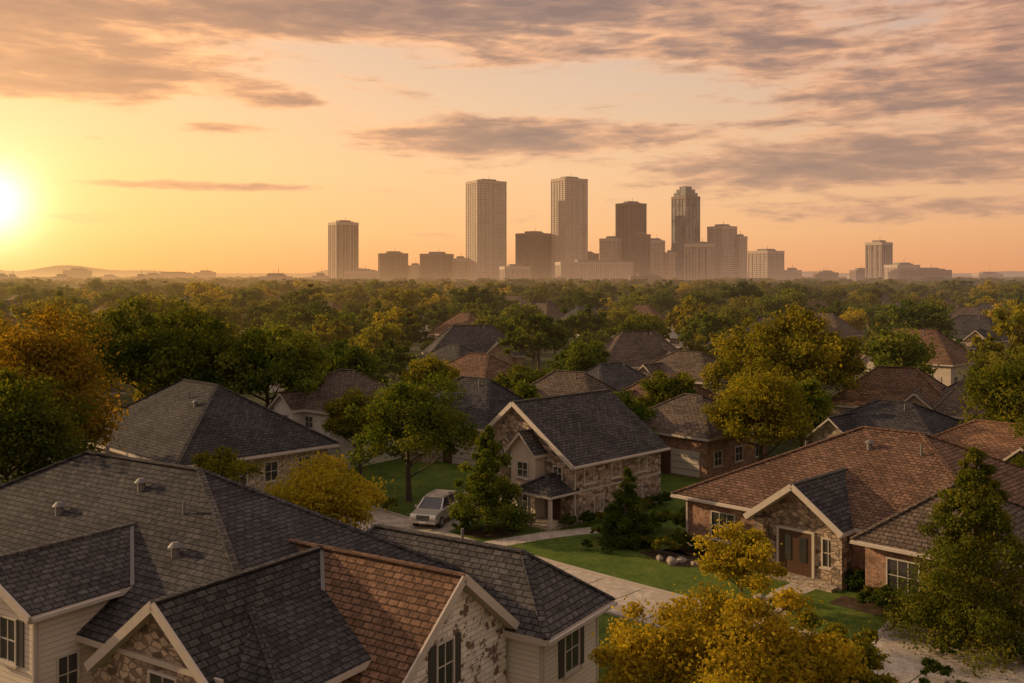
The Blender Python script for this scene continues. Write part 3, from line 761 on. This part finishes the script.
tower(OB,148,137,38,'c',8,Y=1800,aspect=.4); tower(OB,5,54,30,'a',12,Y=1800)
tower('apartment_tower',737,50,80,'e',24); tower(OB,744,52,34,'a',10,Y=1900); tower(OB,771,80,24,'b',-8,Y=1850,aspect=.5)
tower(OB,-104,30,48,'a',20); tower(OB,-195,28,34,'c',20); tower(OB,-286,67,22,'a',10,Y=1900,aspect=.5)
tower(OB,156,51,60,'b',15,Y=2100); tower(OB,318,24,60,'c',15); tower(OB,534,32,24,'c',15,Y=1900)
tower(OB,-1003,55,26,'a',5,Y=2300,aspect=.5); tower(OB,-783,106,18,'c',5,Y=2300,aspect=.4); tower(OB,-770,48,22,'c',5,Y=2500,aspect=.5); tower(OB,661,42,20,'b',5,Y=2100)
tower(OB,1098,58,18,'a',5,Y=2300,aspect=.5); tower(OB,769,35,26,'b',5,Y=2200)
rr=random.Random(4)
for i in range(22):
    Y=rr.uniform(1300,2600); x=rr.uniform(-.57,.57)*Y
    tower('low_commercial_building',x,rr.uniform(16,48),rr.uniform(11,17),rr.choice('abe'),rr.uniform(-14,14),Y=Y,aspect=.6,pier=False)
# hills
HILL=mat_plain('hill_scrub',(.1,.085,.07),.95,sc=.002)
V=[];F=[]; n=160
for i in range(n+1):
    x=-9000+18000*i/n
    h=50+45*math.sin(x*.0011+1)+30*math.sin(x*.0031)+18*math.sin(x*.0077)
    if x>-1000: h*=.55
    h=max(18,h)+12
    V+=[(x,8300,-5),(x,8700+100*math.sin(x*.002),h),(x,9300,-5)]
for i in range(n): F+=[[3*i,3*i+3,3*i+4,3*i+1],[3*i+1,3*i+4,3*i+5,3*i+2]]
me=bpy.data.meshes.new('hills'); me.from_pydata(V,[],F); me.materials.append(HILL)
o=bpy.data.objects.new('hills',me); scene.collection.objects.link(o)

# ------------------------------------------------------------------ sun & world
SAZ,SEL=-67.,16.
sun=bpy.data.lights.new('sun','SUN'); sun.energy=5; sun.angle=math.radians(.6); sun.color=(1,.68,.35)
so=bpy.data.objects.new('sun',sun); scene.collection.objects.link(so)
a,e_=math.radians(SAZ),math.radians(SEL)
sd=Vector((math.sin(a)*math.cos(e_),math.cos(a)*math.cos(e_),math.sin(e_)))
so.rotation_euler=sd.to_track_quat('Z','Y').to_euler()
w=bpy.data.worlds.new('World'); scene.world=w; w.use_nodes=True; nt=w.node_tree
w.cycles.sampling_method='NONE'
for n_ in list(nt.nodes): nt.nodes.remove(n_)
g=G(nt); wo=g.n('ShaderNodeOutputWorld'); bg=g.n('ShaderNodeBackground'); nt.links.new(bg.outputs[0],wo.inputs[0])
sky=g.n('ShaderNodeTexSky',sky_type='NISHITA'); sky.sun_disc=False; sky.sun_elevation=e_; sky.sun_rotation=a; sky.dust_density=3.
tc=g.n('ShaderNodeTexCoord').outputs['Generated']
sep=g.n('ShaderNodeSeparateXYZ'); nt.links.new(tc,sep.inputs[0]); X,Yy,Z=sep.outputs
az=g.m('MULTIPLY',g.m('ARCTAN2',X,Yy),57.2958); el=g.m('MULTIPLY',g.m('ARCSINE',Z),57.2958)
elc=g.m('MAXIMUM',el,0.)
base=g.ramp(g.m('DIVIDE',elc,45.),[(0,(.88,.42,.18)),(.055,(.95,.53,.24)),(.133,(.9,.58,.31)),(.222,(.78,.55,.36)),(.333,(.64,.49,.39)),(.6,(.6,.49,.42)),(1,(.6,.52,.48))])
ga,ge=math.radians(-27.6),math.radians(3.7)
gd=(math.sin(ga)*math.cos(ge),math.cos(ga)*math.cos(ge),math.sin(ge))
dp=g.n('ShaderNodeVectorMath',operation='DOT_PRODUCT'); nt.links.new(tc,dp.inputs[0]); dp.inputs[1].default_value=gd
c=g.m('MAXIMUM',dp.outputs['Value'],-1.)
side=g.ramp(g.m('ADD',g.m('MULTIPLY',c,.5),.5),[(0,(1.,.94,.91)),(.5,(.88,.82,.8)),(.78,(.85,.77,.8)),(.93,(1,.96,.94)),(1,(1.1,1.,.85))])
base=g.mix(1.,base,side,'MULTIPLY')
def comb(x,y,z):
    q=g.n('ShaderNodeCombineXYZ'); g.put(q.inputs[0],x); g.put(q.inputs[1],y); g.put(q.inputs[2],z); return q.outputs[0]
n1=g.noise(comb(g.m('DIVIDE',az,8.5),g.m('DIVIDE',el,1.9),3.),1.,6,.6,.35)
n2=g.noise(comb(g.m('DIVIDE',az,3.2),g.m('DIVIDE',el,.62),7.),1.,5,.58,.3)
blobs=[(-6,15.8,20,2.7,1.55),(-25,10.4,8.5,1.3,1.3),(-28,13.5,9,2.2,1.05),(-12.6,9.7,1.9,.35,.75),(-16.6,8.1,2.8,.45,.8),(-.6,7.8,8.5,1.0,1.15),
 (-17.5,4.9,10,.3,.75),(19,6.2,11,1.25,1.25),(23,9.9,8,1.8,1.0),(13,12.4,9,.9,.7),(21,3.4,10,.7,.7),(27,14.2,6,1.3,.65)]
bias=None
for a0,e0,ra,re,am in blobs:
    u=g.m('DIVIDE',g.m('SUBTRACT',az,a0),ra); v=g.m('DIVIDE',g.m('SUBTRACT',el,e0),re)
    q=g.m('ADD',g.m('MULTIPLY',u,u),g.m('MULTIPLY',v,v))
    v=g.m('MULTIPLY',g.m('EXPONENT',g.m('MULTIPLY',q,-1.)),am)
    bias=v if bias is None else g.m('ADD',bias,v)
bias=g.m('MINIMUM',bias,1.2)
d=g.m('ADD',bias,g.m('ADD',g.m('MULTIPLY',g.m('SUBTRACT',n1,.5),1.8),g.m('MULTIPLY',g.m('SUBTRACT',n2,.5),.6)))
al=g.sstep(d,.14,.58)
cc=g.ramp(g.m('ADD',g.m('MULTIPLY',d,.62),g.m('MULTIPLY',g.m('SUBTRACT',n2,.5),1.0)),[(.12,(1.,.54,.27)),(.34,(.64,.36,.21)),(.56,(.37,.225,.16)),(.9,(.24,.16,.135))])
cc=g.mix(1.,cc,side,'MULTIPLY')
cc=g.mix(g.sstep(el,3,12),g.mix(.35,cc,C(.62,.36,.22)),cc)
col=g.mix(g.m('MULTIPLY',al,.94),base,cc)
cpos=g.m('MAXIMUM',c,0.)
def glow(p,colr):
    return g.mix(1.,C(*colr),g.m('POWER',cpos,float(p)),'MULTIPLY')
for p,cl in ((2200,(1.6,1.3,.85)),(350,(.3,.2,.11)),(45,(.3,.12,.0)),(10,(.14,.045,0))):
    col=g.mix(1.,col,glow(p,cl),'ADD')
col=g.mix(1.,col,g.mix(1.,sky.outputs[0],C(.012,.012,.012),'MULTIPLY'),'ADD')
nt.links.new(col,bg.inputs[0]); bg.inputs[1].default_value=1.0

# ------------------------------------------------------------------ camera
cam=bpy.data.cameras.new('camera'); co=bpy.data.objects.new('camera',cam); scene.collection.objects.link(co)
co.location=(0,0,16); co.rotation_euler=(math.radians(90),0,0)
cam.sensor_width=36; cam.lens=35; cam.shift_y=-.065; cam.clip_end=40000; cam.clip_start=.5
scene.camera=co
scene.view_settings.view_transform='Standard'; scene.view_settings.look='None'; scene.view_settings.exposure=0
